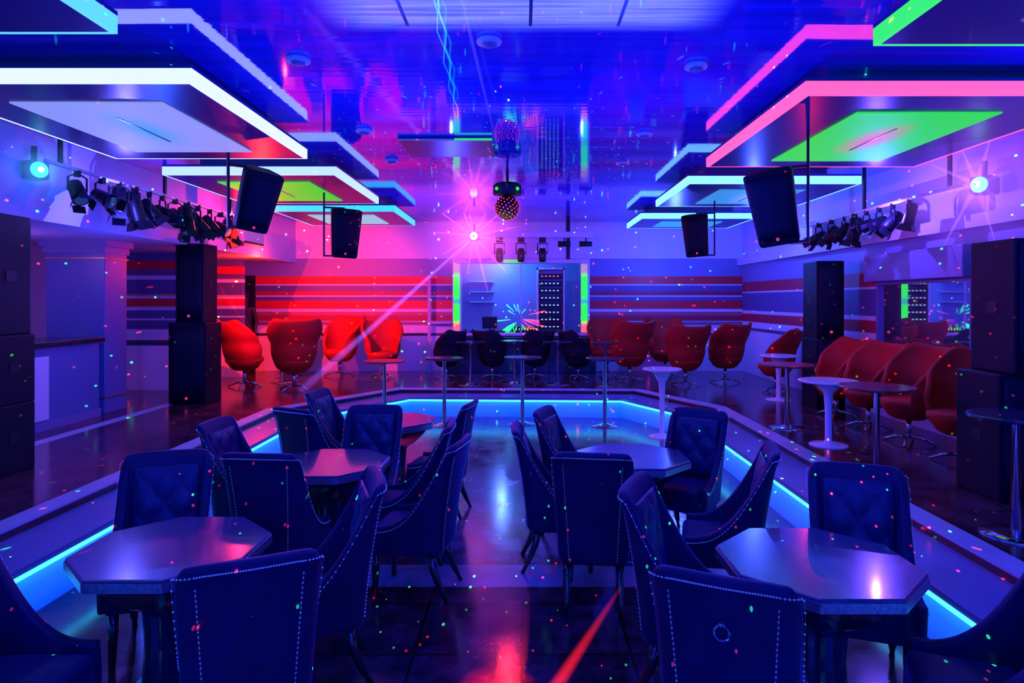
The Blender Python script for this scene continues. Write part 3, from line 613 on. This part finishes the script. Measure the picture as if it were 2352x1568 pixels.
me.materials.append(pm('dark_clothing',(.02,.015,.03),.7))
po=bpy.data.objects.new('person',me); COL.objects.link(po); po.location=(-5.93,13.95,ZP)
po.modifiers.new('skin','SKIN'); sv=me.skin_vertices[0].data
for i,k in enumerate(keys):
    r=R.get(k,R.get(k[0],.05)); sv[i].radius=(r,r*.8)
sv[0].use_root=True
q=po.modifiers.new('sub','SUBSURF'); q.levels=2; q.render_levels=2
single(po,'person in dark clothing standing in the doorway','person')
b=B(); ball(b,(0,.02,1.66),.1,2,(.95,1,.9)); obj('hair',b,'blk',po,smooth=True)
# ---------------------------------------------------------------- lights
def pt(loc,col,e,r=0.0,spec=1):
    l=bpy.data.lights.new('lamp','POINT'); l.color=col; l.energy=e; l.shadow_soft_size=r; l.specular_factor=spec; o=bpy.data.objects.new('lamp_light',l); o.location=loc; COL.objects.link(o); return l  # serves added fill lights too, not only real lamps
def spot(loc,tgt,col,e,ang,r=0.0,blend=.5):
    l=bpy.data.lights.new('spot','SPOT'); l.color=col; l.energy=e; l.spot_size=math.radians(ang); l.spot_blend=blend; l.shadow_soft_size=r
    o=bpy.data.objects.new('spot_light',l); o.location=loc; o.rotation_euler=(Vector(tgt)-Vector(loc)).to_track_quat('-Z','Y').to_euler(); COL.objects.link(o); return l
def area(loc,tgt,col,e,sx,sy):
    l=bpy.data.lights.new('area','AREA'); l.shape='RECTANGLE'; l.size=sx; l.size_y=sy; l.color=col; l.energy=e
    o=bpy.data.objects.new('area_light',l); o.location=loc; o.rotation_euler=(Vector(tgt)-Vector(loc)).to_track_quat('-Z','Y').to_euler(); COL.objects.link(o); return l
BL=(.010,.035,1)
area((0,-2.2,3.2),(0,4,1.0),BL,310,7,1.2)  # added blue fill behind the camera, no fixture there
area((0,-2.6,1.0),(0,6,3.6),(.02,.04,1),200,6,1)  # second added fill, aimed up towards the ceiling
for x in(-1.2,1.0):
    for y in(3.0,5.6,11.0): pt((x,y,2.5),(.02,.04,1),100,spec=.0)  # added blue fill points in mid-room, unseen by the camera
spot((-4.3,9.6,3.0),(-4.4,14.4,1.4),(1,.016,.003),1400,70)
pt((-4.9,12.3,2.6),(1,.025,.004),180)
pt((-3.6,9.9,1.9),(1,.02,.004),22)  # added red fill to brighten the left lounge chairs
pt((-4.5,10.4,3.35),(1,.02,.06),50,spec=.0)
pt((-.98,13.1,3.25),(1,.06,.6),14,spec=.3)
pt((4.2,7.75,3.0),(.13,.06,1),95,spec=.0); pt((3.9,11,3.1),(.05,.09,1),120,spec=.0); pt((3.6,4.2,2.9),(.05,.06,1),45,spec=.0)
pt((3.0,12.8,2.6),(.04,.09,1),120,spec=.0)
pt((3.6,8.2,2.3),(.9,.02,.03),12,spec=.0)
pt((-4.4,7.25,2.95),(.12,.1,1),70,spec=.0); pt((-6.4,7.6,2.5),(.7,.2,1),18,spec=.3); pt((-4.4,7.9,2.0),(.03,.09,1),60,spec=.2)  # last one is added to bring out the pillar
pt((-.5,15.6,2.9),(.08,.22,1),80); pt((.2,14.9,2.9),(.05,.4,1),16)
# added red spot imitating a floor reflection, then the disco light's red
spot((-.13,3.6,3.5),(-.13,3.30,0),(1,.01,.02),7000,7,blend=1)
pt((-.2,8.8,3.05),(1,.02,.03),75,.02)
spot((-1.4,2.2,3.3),(-1.50,3.4,.75),(.9,.02,.12),80,22)
spot((-1.0,5.5,3.3),(-1.35,4.9,.75),(1,.03,.05),110,15)
def gobo(loc,e,scale,thr,keep,rot=0):
    l=pt(loc,(1,1,1),e,spec=0); l.use_nodes=True; nt=l.node_tree;N=nt.nodes;L=nt.links
    emn=[n for n in N if n.type=='EMISSION'][0]
    tc=N.new('ShaderNodeTexCoord'); mp=N.new('ShaderNodeMapping'); mp.inputs['Rotation'].default_value=(rot,rot*.7,.3); mp.inputs['Scale'].default_value=(1,.4,1)
    L.new(tc.outputs['Normal'],mp.inputs[0])
    v=N.new('ShaderNodeTexVoronoi'); v.inputs['Scale'].default_value=scale; L.new(mp.outputs[0],v.inputs['Vector'])
    lt=N.new('ShaderNodeMath'); lt.operation='LESS_THAN'; lt.inputs[1].default_value=thr; L.new(v.outputs['Distance'],lt.inputs[0])
    sp=N.new('ShaderNodeSeparateColor'); L.new(v.outputs['Color'],sp.inputs[0])
    k=N.new('ShaderNodeMath'); k.operation='LESS_THAN'; k.inputs[1].default_value=keep; L.new(sp.outputs[0],k.inputs[0])
    mu=N.new('ShaderNodeMath'); mu.operation='MULTIPLY'; L.new(lt.outputs[0],mu.inputs[0]); L.new(k.outputs[0],mu.inputs[1])
    g=N.new('ShaderNodeMath'); g.operation='GREATER_THAN'; g.inputs[1].default_value=.45; L.new(sp.outputs[1],g.inputs[0])
    mx=N.new('ShaderNodeMix'); mx.data_type='RGBA'; mx.inputs[6].default_value=(.03,1,.1,1); mx.inputs[7].default_value=(1,.02,.03,1); L.new(g.outputs[0],mx.inputs[0])
    L.new(mx.outputs[2],emn.inputs['Color']); L.new(mu.outputs[0],emn.inputs['Strength'])
gobo((-.2,8.4,2.9),18000,50,.11,.5)
gobo((.1,-.3,3.3),60000,84,.12,.4,.8)
w=bpy.data.worlds.new('World'); S.world=w; w.use_nodes=True
w.node_tree.nodes['Background'].inputs[0].default_value=(.01,.02,1,1); w.node_tree.nodes['Background'].inputs[1].default_value=.25
# ---------------------------------------------------------------- camera
cd=bpy.data.cameras.new('camera'); cam=bpy.data.objects.new('camera',cd); COL.objects.link(cam)
cam.location=(0,0,H); cam.rotation_euler=(math.pi/2,0,0); cd.sensor_width=36; cd.lens=F/2352*36
cd.shift_x=-24/2352; cd.shift_y=-94/2352; cd.clip_start=.05
S.camera=cam
